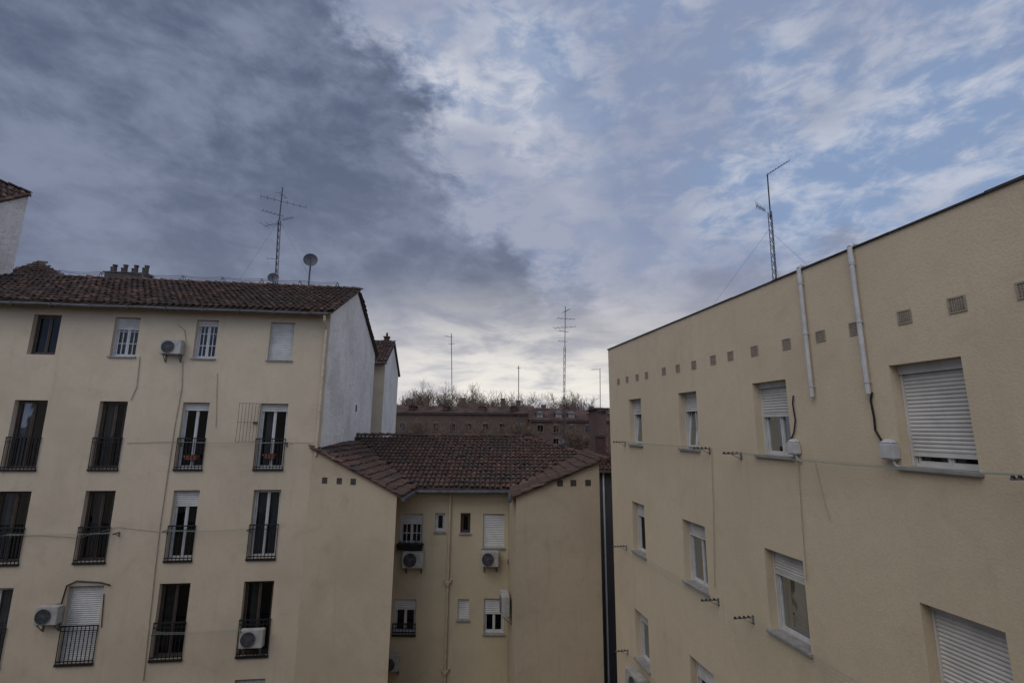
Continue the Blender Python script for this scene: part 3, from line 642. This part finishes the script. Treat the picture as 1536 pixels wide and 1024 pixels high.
p=nB(2.2,20.9); dish(p+ZU*.34,.15,(-.3,-.8,.45),'small satellite dish on the sloping right edge of the red tiled roof',p)
# ================================================================== REAR BUILDINGS
GB=thing('gabled_building','narrow cream building with tiled gable peak behind the left white gable end','building',(-8,29,0))
c0=atY(577,560,27.0); c0=V((c0.x,27.0,0)); GE=Frame(c0,LM,LE); ze=atY(577,541,27)[2]; zp=atY(583,516,30)[2]; L2=6.3; WL=LE*-5
m=MB(); m.prism([GE.pt(0,0),GE.pt(0,ze),GE.pt(3,zp),GE.pt(L2,ze-.1),GE.pt(L2,0)],WL); m.build('wall',WHITE_P,GB)
m=MB(); m.poly([GE.pt(0,0)-LM*.004,GE.pt(0,ze)-LM*.004,GE.pt(0,ze)+WL-LM*.004,GE.pt(0,0)+WL-LM*.004]); m.build('front_wall',CREAM_L,GB)
m=MB(); s2=(zp-ze)/3
m.hexa([GE.pt(-.4,ze-.4*s2,.12),GE.pt(3,zp,.12),GE.pt(3,zp,-5),GE.pt(-.4,ze-.4*s2,-5),GE.pt(-.4,ze-.4*s2+.1,.12),GE.pt(3,zp+.1,.12),GE.pt(3,zp+.1,-5),GE.pt(-.4,ze-.4*s2+.1,-5)])
m.hexa([GE.pt(3.002,zp,.12),GE.pt(L2+.3,ze-.25,.12),GE.pt(L2+.3,ze-.25,-5),GE.pt(3.002,zp,-5),GE.pt(3.002,zp+.1,.12),GE.pt(L2+.3,ze-.15,.12),GE.pt(L2+.3,ze-.15,-5),GE.pt(3.002,zp+.1,-5)])
tiles(m,GE.pt(-.42,ze-.4*s2+.13,.12),-LE,GE.pt(3,zp,0)-GE.pt(0,ze,0),5,3.8,lambda p:True); ridge_caps(m,GE.pt(3,zp+.14,-5),GE.pt(3,zp+.14,.12))
m.build('roof',TILE_L,GB)
m=MB(); m.box(GE,2.25,2.55,zp-.4,zp+.3,-.5,-.2); m.box(GE,2.2,2.6,zp+.301,zp+.36,-.55,-.15); m.tube(GE.pt(2.4,zp+.36,-.35),GE.pt(2.4,zp+.62,-.35),.075,8,.06); m.build('chimney',CHIM,GB)
m=MB(); m.path([GE.pt(-.45,ze-.35*s2-.02,.15),GE.pt(-.45,ze-.35*s2-.02,-5)],.06,6); m.build('gutter',GUT,GB)
SB=thing('rear_building','shaded rear building glimpsed through the narrow slot beside the right block','building',(6,28,0))
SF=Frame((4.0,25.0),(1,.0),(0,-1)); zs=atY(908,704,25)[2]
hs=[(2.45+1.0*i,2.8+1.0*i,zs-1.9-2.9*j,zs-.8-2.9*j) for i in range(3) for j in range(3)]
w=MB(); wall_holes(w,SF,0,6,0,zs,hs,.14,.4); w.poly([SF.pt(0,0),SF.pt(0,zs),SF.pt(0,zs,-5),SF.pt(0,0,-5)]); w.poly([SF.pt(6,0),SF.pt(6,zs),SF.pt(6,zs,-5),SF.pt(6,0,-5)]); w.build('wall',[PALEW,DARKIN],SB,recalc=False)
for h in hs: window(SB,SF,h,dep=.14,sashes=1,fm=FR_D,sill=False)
m=MB(); m.path([SF.pt(.75,zs-.05,.06),SF.pt(.75,0,.06)],.045,8); m.build('drainpipe',PVC,SB)
m=MB(); s3=.25
m.hexa([SF.pt(-.2,zs-.12,.35),SF.pt(6.2,zs-.12,.35),SF.pt(6.2,zs+s3*2.5,-2.5),SF.pt(-.2,zs+s3*2.5,-2.5),SF.pt(-.2,zs-.02,.35),SF.pt(6.2,zs-.02,.35),SF.pt(6.2,zs+s3*2.5+.1,-2.5),SF.pt(-.2,zs+s3*2.5+.1,-2.5)])
m.hexa([SF.pt(-.2,zs+s3*2.5,-2.502),SF.pt(6.2,zs+s3*2.5,-2.502),SF.pt(6.2,zs-.12,-5.3),SF.pt(-.2,zs-.12,-5.3),SF.pt(-.2,zs+s3*2.5+.1,-2.502),SF.pt(6.2,zs+s3*2.5+.1,-2.502),SF.pt(6.2,zs-.02,-5.3),SF.pt(-.2,zs-.02,-5.3)])
tiles(m,SF.pt(-.2,zs+.03,.37),(1,0,0),(0,1,s3),6.3,2.9,lambda p:True); m.build('roof',TILE_M,SB)
a=atY(894,652,25.3); b=atY(909,652,25.3)
CH=Frame((a.x,25.3),(1,0),(0,-1)); wd=b.x-a.x
m=MB(); m.box(CH,.04,wd-.04,zs-.2,a.z-.12,-.5,0); m.box(CH,0,wd,a.z-.12,a.z,-.55,.05); cho=m.build('chimney',CHIM,SB)
m=MB(); m.box(CH,.1,wd-.1,a.z+.001,a.z+.08,-.4,-.1); m.build('chimney_cap',CONC,cho)
# unseen block for the camera's own building, added to shade the courtyard
VB=thing('apartment_building','unseen cream apartment block added behind the viewpoint to shade the courtyard','building',(-8,-3,0))
VF=Frame((-26,-1.0),(1,0),(0,1)); hv=[(3+5*i,4.2+5*i,6.2+2.9*j,7.8+2.9*j) for i in range(6) for j in range(2)]
w=MB(); wall_holes(w,VF,0,32,0,CZ+1.6,hv,.2,.5); w.poly([VF.pt(0,0),VF.pt(0,CZ+1.6),VF.pt(0,CZ+1.6,-9),VF.pt(0,0,-9)]); w.poly([VF.pt(32,0),VF.pt(32,CZ+1.6),VF.pt(32,CZ+1.6,-9),VF.pt(32,0,-9)]); w.poly([VF.pt(0,0,-9),VF.pt(32,0,-9),VF.pt(32,CZ+1.6,-9),VF.pt(0,CZ+1.6,-9)]); w.build('wall',[CREAM_L,DARKIN],VB,recalc=False)
for h in hv: window(VB,VF,h,dep=.2,shutter=.2)
m=MB(); m.box(VF,-.1,32.1,CZ+1.602,CZ+1.75,-9.1,.15); m.build('roof',FLASH,VB)
# ================================================================== FAR BUILDINGS
FY=92.0
def far(name,label,u0,u1,vr,ve,Y,wm,dz,rows_,step,winw,white=False,dormer=0,chim=4):
    F=Frame((0,Y),(1,0),(0,-1)); x0=atY(u0,ve,Y).x; x1=atY(u1,ve,Y).x; zz=atY((u0+u1)/2,ve,Y).z; zr_=atY((u0+u1)/2,vr,Y+4).z
    r=thing(name,label,'building',((x0+x1)/2,Y,0)); hs=[]
    for (v0,v1) in rows_:
        za=atY((u0+u1)/2,v1,Y).z; zb=atY((u0+u1)/2,v0,Y).z; x=x0+step*.6
        while x<x1-step*.5: hs.append((x-winw/2,x+winw/2,za,zb)); x+=step
    w=MB(); wall_holes(w,F,x0,x1,0,zz,hs,.25,.3); w.poly([F.pt(x0,0),F.pt(x0,zz),F.pt(x0,zz,-8),F.pt(x0,0,-8)]); w.poly([F.pt(x1,0),F.pt(x1,zz),F.pt(x1,zz,-8),F.pt(x1,0,-8)])
    w.build('wall',[wm,DARKIN],r,recalc=False)
    for h in hs:
        m=MB(); m.box(F,h[0]-.12,h[0],h[2],h[3],.003,.1); m.box(F,h[1],h[1]+.12,h[2],h[3],.003,.1); c=(h[0]+h[1])/2
        n=6; rr=(h[1]-h[0])/2+.12
        m.prism([F.pt(c+math.cos(math.pi*k/n)*rr,h[3]+math.sin(math.pi*k/n)*rr*.6,.003) for k in range(n+1)],F.n*.1)
        m.box(F,h[0]-.2,h[1]+.2,h[2]-.15,h[2],.003,.16); m.box(F,c-.05,c+.05,h[2],h[3],-.2,-.12)
        wo=m.build('window',STONE,r); g=MB(); g.poly([F.pt(h[0],h[2],-.22),F.pt(h[1],h[2],-.22),F.pt(h[1],h[3],-.22),F.pt(h[0],h[3],-.22)]); g.build('pane',GLASS_D,wo)
    m=MB(); xs=[x0-.3]
    while xs[-1]<x1+.3: xs.append(min(x1+.3,xs[-1]+random.uniform(3,7)))
    for xa,xb in zip(xs[:-1],xs[1:]):
        dzv=random.uniform(-.9,.5) if zr_-zz>.8 else 0
        m.prism([F.pt(xa,zz,.5),F.pt(xa,zr_+dzv,-4),F.pt(xa,zz,-8.5)],V((xb-xa-.004,0,0)))
    ro=m.build('roof',dz,r)
    m=MB(); m.box(F,x0-.2,x1+.2,zz-.3,zz-.003,.004,.35); m.build('cornice',wm,r)
    for k in range(dormer):
        x=x0+(x1-x0)*(k+.5)/dormer+random.uniform(-.6,.6); m=MB(); zd=zz+(zr_-zz)*.2
        m.box(F,x-.55,x+.55,zd,zd+.8,-2.2,-.4); m.prism([F.pt(x-.75,zd+.801,-.2),F.pt(x,zd+1.2,-.2),F.pt(x+.75,zd+.801,-.2)],V((0,3,0))); m.build('dormer',dz if not white else DORM,ro)
    for k in range(chim):
        x=x0+(x1-x0)*(k+.5)/chim+random.uniform(-2,2); m=MB(); m.box(F,x-.45,x+.45,zr_-1.2,zr_+random.uniform(.3,.9),-4.6,-3.6); m.build('chimney',BRKF,r)
    return r
far('brick_building','long dark brown brick building with arched windows, far centre behind bare trees',590,800,603,619,FY,BRKF,ROOFF,[(635,646),(656,669)],3.2,1.0,dormer=4,chim=6)
far('brick_building','far brown brick building with pale dormers, right of the tall central aerial',796,930,613,630,84.0,BRKF,ROOFF,[(638,648),(658,668)],2.8,.95,True,5,chim=3)
far('brick_tower','small red brick stack rising beside the edge of the right building',898,909,611,613,60.0,BRK,ROOFF,[],1.2,.5,chim=0)
# ================================================================== TREES
def tree(x,y,h,seed,label,tw=1.,k3=3,spread=.65):
    rn=random.Random(seed); r=thing('bare_tree',label,'tree',(x,y,0),'bare trees around the far brick buildings')
    tm=MB(); cm=MB()
    def grow(p,d,L,rad,lv):
        n=3 if lv<2 else 2; q=p
        for i in range(n):
            d=(d+V((rn.uniform(-1,1),rn.uniform(-1,1),rn.uniform(-.3,.6)))*(.10 if lv==0 else .2)).normalized(); q2=q+d*(L/n)
            ra=rad*(1-.5*i/n); rb_=rad*(1-.5*(i+1)/n)
            (tm if lv<2 else cm).tube(q,q2,max(ra,.021*tw),6 if lv<2 else 3,max(rb_,.014*tw),cap=False); q=q2
            if lv<4 and (lv>0 or i==n-1):
                for k in range({0:8,1:2,2:k3,3:3}[lv]):
                    ax=V((rn.uniform(-1,1),rn.uniform(-1,1),rn.uniform(-.2,.9))).normalized()
                    nd=(d*(.75 if lv else .8)+ax*(.85 if lv else spread)+ZU*.08).normalized(); 
                    if nd.z<-.05: nd.z=abs(nd.z)
                    grow(q,nd,L*rn.uniform(.5,.7) if lv else h*.2*rn.uniform(.75,1.15),max(rb_*.55,.016),lv+1)
    grow(V((x,y,0)),ZU,h*.56,.22,0)
    tm.build('trunk',BARK,r,recalc=False); cm.build('crown',TWIG,r,recalc=False)
ords=['leftmost','second','third','fourth','fifth','sixth','seventh','eighth','ninth','tenth','eleventh']
TR=[(606,574,104,.75),(632,572,105,.8),(660,564,103,.8),(684,574,107,.8),(722,570,104,.85),(744,584,107,.8),(768,582,103,.8),(794,590,106,.8),(822,582,98,.9),(848,572,97,1.05),(872,590,99,.8)]
for i,(u,v,Y,sp_) in enumerate(TR):
    p=atY(u,v,Y); tree(p.x,Y,p.z*.97,11+i,'bare winter tree, %s from the left in the far row behind the brick roofs'%ords[i],1.15,3,sp_)
for i,(u,v,Y) in enumerate([(628,616,75),(672,620,74),(716,618,77),(760,620,74),(800,616,76),(850,618,73)]):
    p=atY(u,v,Y); tree(p.x,Y,p.z*.95,51+i,'bare winter tree, %s from the left of those before the far brick facade'%ords[i],1.1)
# ================================================================== AERIALS
def lattice(mb,a,b,w,step=.3,r=.012):
    a=V(a);b=V(b);d=(b-a).normalized();x=d.orthogonal().normalized();y=d.cross(x); L=(b-a).length; n=int(L/step)
    cs=[x*math.cos(k*2.0944)*w+y*math.sin(k*2.0944)*w for k in range(3)]
    for c in cs: mb.tube(a+c,b+c,r,5)
    for i in range(n):
        for k in range(3):
            p=a+d*(i*L/n)+cs[k]; q=a+d*((i+1)*L/n)+cs[(k+1)%3]; mb.tube(p,q,r*.6,4)
def yagi(par,c,bd,L,n,el,ed=None,r=.009):
    bd=V(bd).normalized(); ed=V(ed).normalized() if ed else bd.cross(ZU).normalized(); m=MB(); m.tube(c-bd*L*.5,c+bd*L*.5,r,5)
    for i in range(n):
        p=c+bd*L*(i/(n-1)-.5)+ZU*r; l=el*(1-.35*i/(n-1)); m.tube(p-ed*l/2,p+ed*l/2,r*.7,4)
    return m.build('aerial',ALU,par)
def guys(par,top,ends,r=.004):
    for e in ends:
        m=MB(); m.tube(top,e,r,4); m.build('guy_wire',GALV,par)
AF=Frame(LM*(DL+4.3),LE,-LM)
def ap(F,u,v): t,z=F.tz(u,v); return F.pt(t,z)
b0=ap(AF,414,432); t0=ap(AF,419,330); t1=ap(AF,424,281); b0.z-=.3
A=thing('television_aerial','tall lattice television aerial on the left tiled roof with many crossbars','aerial',b0)
m=MB(); lattice(m,b0,t0,.065,.3,.014); m.tube(t0,t1,.025,6); m.build('mast',MAST,A)
yagi(A,ap(AF,426,303),LE*.93+LM*.35-ZU*.06,1.9,8,.6,r=.011); yagi(A,ap(AF,409,320),LE*.8+LM*.6,.85,6,.4,r=.011); yagi(A,ap(AF,408,337),LE*.9-LM*.4,.8,4,.6,r=.011); yagi(A,ap(AF,431,328),LE*.9-LM*.5,.6,4,.35,r=.011); yagi(A,ap(AF,424,293),LM+LE*.3,.5,3,.35); yagi(A,ap(AF,408,388),LE,.4,3,.2)
guys(A,t0,[RF.pt(RF.tz(350,415)[0],ZR,-.2),RF.pt(RF.tz(475,425)[0],ZR,-.2)])
pb=ap(AF,462,436); pc=ap(AF,466,391); pb.z-=.2; dish(pc,.31,(.30,-.9,.1),'round satellite dish on a tall thin pole above the left roof ridge',pb,.035)
pb=ap(AF,413,436); pb=pb-LM*.35; pb=pb-ZU*.1; dish(V((pb.x,pb.y,ap(AF,413,421).z)),.23,(.3,-.9,.2),'small satellite dish at the foot of the left lattice aerial',pb,.03)
AR=Frame(RN*(DR+2.2),RD,-RN)
b0=ap(AR,1162,425); t0=ap(AR,1155,318); t1=ap(AR,1151,262); b0.z=ztop-.12
A=thing('television_aerial','lattice aerial with guy wires and one slanted top arm on the right flat roof','aerial',b0)
m=MB(); lattice(m,b0,t0,.05,.2,.009); m.tube(t0-ZU*.2,t1,.016,6); m.build('mast',MAST,A)
e1=ap(AR,1184,241); yagi(A,(t1+e1)/2,(e1-t1),(e1-t1).length,9,.13,ed=V((0.2,.9,0)),r=.008)
c=ap(AR,1141,312); yagi(A,c,RT*.9+V((0,.5,-.15)),.36,7,.28,ed=ZU*.8+RT*.2+V((0,.4,0)),r=.009); 
guys(A,ap(AR,1153,345),[AR.pt(AR.tz(1075,460)[0],ztop,.9),AR.pt(AR.tz(1225,400)[0],ztop,.9),AR.pt(AR.tz(1185,415)[0],ztop,-2.)],.0025)
def simple(u,vt,Y,label,lat=False,yg=(),zb=None,uo=0):
    b=atY(u,650,Y); b.z=zb if zb is not None else (zB(YR)-abs(Y-YR)*.34 if b.x<XR else zB(ycut(b.x))-.3); t=atY(u+uo,vt,Y); A=thing('television_aerial',label,'aerial',b)
    m=MB()
    if lat: mid=b.lerp(t,.72); lattice(m,b,mid,.05,.3,.010); m.tube(mid,t,.016,6)
    else: m.tube(b,t,.018,6)
    m.build('mast',MAST,A)
    for (du,v,bd,L,n,el) in yg: yagi(A,atY(u+uo*.7+du,v,Y),bd,L,n,el)
    return A
simple(845,460,21.1,'tallest aerial above the central red tiled roof with several crossbars',lat=True,yg=[(3,466,(.7,.7,.5),.5,5,.25),(2,478,(1,.25,0),.8,5,.4),(0,491,(.95,-.4,0),1.0,6,.5),(-2,497,(.8,.5,0),.5,4,.3),(-3,512,(1,.3,0),.4,3,.25)],uo=3)
simple(679,500,22.0,'thin aerial with one short top crossbar above the left part of the central roof',yg=[(-4,505,(1,.3,-.1),.36,5,.3),(0,516,(1,-.4,0),.25,3,.2)],uo=-2)
simple(778,548,22.1,'short plain aerial pole just left of the tallest central aerial',yg=[(0,552,(1,.4,0),.18,3,.15)])
simple(900,553,25.6,'thin aerial with a top crossbar beside the brick chimney at the right block',yg=[(-6,554,(1,.2,.05),.5,6,.25)],zb=zs+.5)
for (p,q,lab) in ((nB(-2.0,18.2,.12),nB(-.4,22.1,.25),'black cable crossing the middle of the central tiled roof'),(nB(-.5,17.5,.1),nB(1.6,21.2,.3),'black cable running up the red tiles to the tallest aerial')):
    m=MB(); n=10; m.path([p.lerp(q,i/n)+ZU*(-.05*4*(i/n)*(1-i/n)) for i in range(n+1)],.012,5); tag(m.build('roof_cable',CABLE),lab,'cable')
# ================================================================== SKY
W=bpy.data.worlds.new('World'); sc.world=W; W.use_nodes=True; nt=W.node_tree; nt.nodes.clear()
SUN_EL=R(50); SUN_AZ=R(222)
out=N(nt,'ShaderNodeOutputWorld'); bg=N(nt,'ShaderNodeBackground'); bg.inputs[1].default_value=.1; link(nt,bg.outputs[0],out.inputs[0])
sky=N(nt,'ShaderNodeTexSky',sky_type='NISHITA'); sky.sun_disc=False; sky.sun_elevation=SUN_EL; sky.sun_rotation=SUN_AZ; sky.air_density=1.2; sky.dust_density=1.5
tc=N(nt,'ShaderNodeTexCoord').outputs['Generated']; sp=N(nt,'ShaderNodeSeparateXYZ'); link(nt,tc,sp.inputs[0]); X,Y,Z=sp.outputs
yc=mth(nt,'MAXIMUM',Y,.12); a=mth(nt,'DIVIDE',X,yc); b=mth(nt,'DIVIDE',Z,yc)
q=scaled(nt,tc,(1,1,1.5))
n1=noise(nt,q,2.3,7,.52,.15); n2=noise(nt,q,5.2,8,.6,.2); n3=noise(nt,q,1.2,4,.5); n4=noise(nt,scaled(nt,tc,(1,1,2.1)),13,6,.6,.3)
f=mth(nt,'ADD',mth(nt,'ADD',a,mth(nt,'MULTIPLY',b,.754)),-.363)
fn=mth(nt,'ADD',f,mth(nt,'ADD',mth(nt,'MULTIPLY',mth(nt,'SUBTRACT',n1,.5),.75),mth(nt,'ADD',mth(nt,'MULTIPLY',mth(nt,'SUBTRACT',n2,.5),.6),mth(nt,'MULTIPLY',mth(nt,'SUBTRACT',n4,.5),.24))))
mask=sstep(nt,fn,.07,-.12)
mask=mth(nt,'MULTIPLY',mask,sstep(nt,b,.04,.32,.4,1.))
K=10.
def C(r,g,b): return (r*K,g*K,b*K)
dk=sstep(nt,mth(nt,'ADD',mth(nt,'MULTIPLY',n2,.5),mth(nt,'ADD',mth(nt,'MULTIPLY',n1,.25),mth(nt,'MULTIPLY',n4,.25))),.40,.61)
dark=mix(nt,dk,C(.102,.128,.20),C(.215,.25,.352))
dark=mix(nt,sstep(nt,b,.75,.15,0,.4),dark,C(.24,.265,.35))
blue=mix(nt,.85,sky.outputs[0],C(.25,.345,.54))
wv=mth(nt,'ADD',mth(nt,'MULTIPLY',n2,.45),mth(nt,'MULTIPLY',n4,.55))
wf=sstep(nt,wv,.43,.60)
edge=sstep(nt,mth(nt,'ABSOLUTE',mth(nt,'SUBTRACT',fn,.13)),.24,.0,0,1.)
hi_=sstep(nt,b,1.0,.45,.5,1.)
wfac=mth(nt,'ADD',mth(nt,'MULTIPLY',wf,.68),mth(nt,'MULTIPLY',mth(nt,'MULTIPLY',edge,hi_),mth(nt,'ADD',n4,.1)),clamp=True)
light=mix(nt,wfac,blue,C(.63,.645,.71))
gy=sstep(nt,mth(nt,'ADD',mth(nt,'ADD',n1,mth(nt,'MULTIPLY',n3,.4)),mth(nt,'MULTIPLY',b,.12)),.62,.86,0,.75)
light=mix(nt,gy,light,C(.25,.29,.415))
col=mix(nt,mask,light,dark)
# cloud bank low at right centre
bn=mth(nt,'ADD',b,mth(nt,'ADD',mth(nt,'MULTIPLY',mth(nt,'SUBTRACT',n2,.5),.42),mth(nt,'MULTIPLY',mth(nt,'SUBTRACT',n1,.5),.3)))
bank=mth(nt,'MULTIPLY',sstep(nt,bn,.40,.29),sstep(nt,a,.12,.28)); bank=mth(nt,'MULTIPLY',bank,.88)
col=mix(nt,bank,col,mix(nt,dk,C(.235,.255,.345),C(.35,.365,.45)))
st=noise(nt,scaled(nt,tc,(3.2,3.2,12)),1.6,8,.58,.3)
low=mth(nt,'MULTIPLY',sstep(nt,b,.34,.2),sstep(nt,st,.46,.6)); low=mth(nt,'MULTIPLY',low,.62)
col=mix(nt,low,col,C(.275,.29,.37))
hz=mth(nt,'MULTIPLY',sstep(nt,b,.36,.07),sstep(nt,mth(nt,'ABSOLUTE',mth(nt,'SUBTRACT',a,.02)),.7,.1)); hz=mth(nt,'MULTIPLY',hz,sstep(nt,st,.66,.42,.35,1.))
col=mix(nt,hz,col,C(.88,.835,.77))
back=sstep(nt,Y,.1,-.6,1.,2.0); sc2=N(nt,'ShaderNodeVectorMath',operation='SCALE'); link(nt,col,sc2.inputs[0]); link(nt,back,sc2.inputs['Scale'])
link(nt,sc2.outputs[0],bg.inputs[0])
sl_=bpy.data.lights.new('sun','SUN'); sl_.energy=.95; sl_.angle=R(50); sl_.color=(1,.94,.85); so=bpy.data.objects.new('sun',sl_); COL.objects.link(so)
dirv=V((math.sin(SUN_AZ)*math.cos(SUN_EL),math.cos(SUN_AZ)*math.cos(SUN_EL),math.sin(SUN_EL))); so.rotation_euler=dirv.to_track_quat('Z','Y').to_euler(); so.location=(0,-10,40)
sc.view_settings.view_transform='Standard'; sc.view_settings.look='None'; sc.view_settings.exposure=0
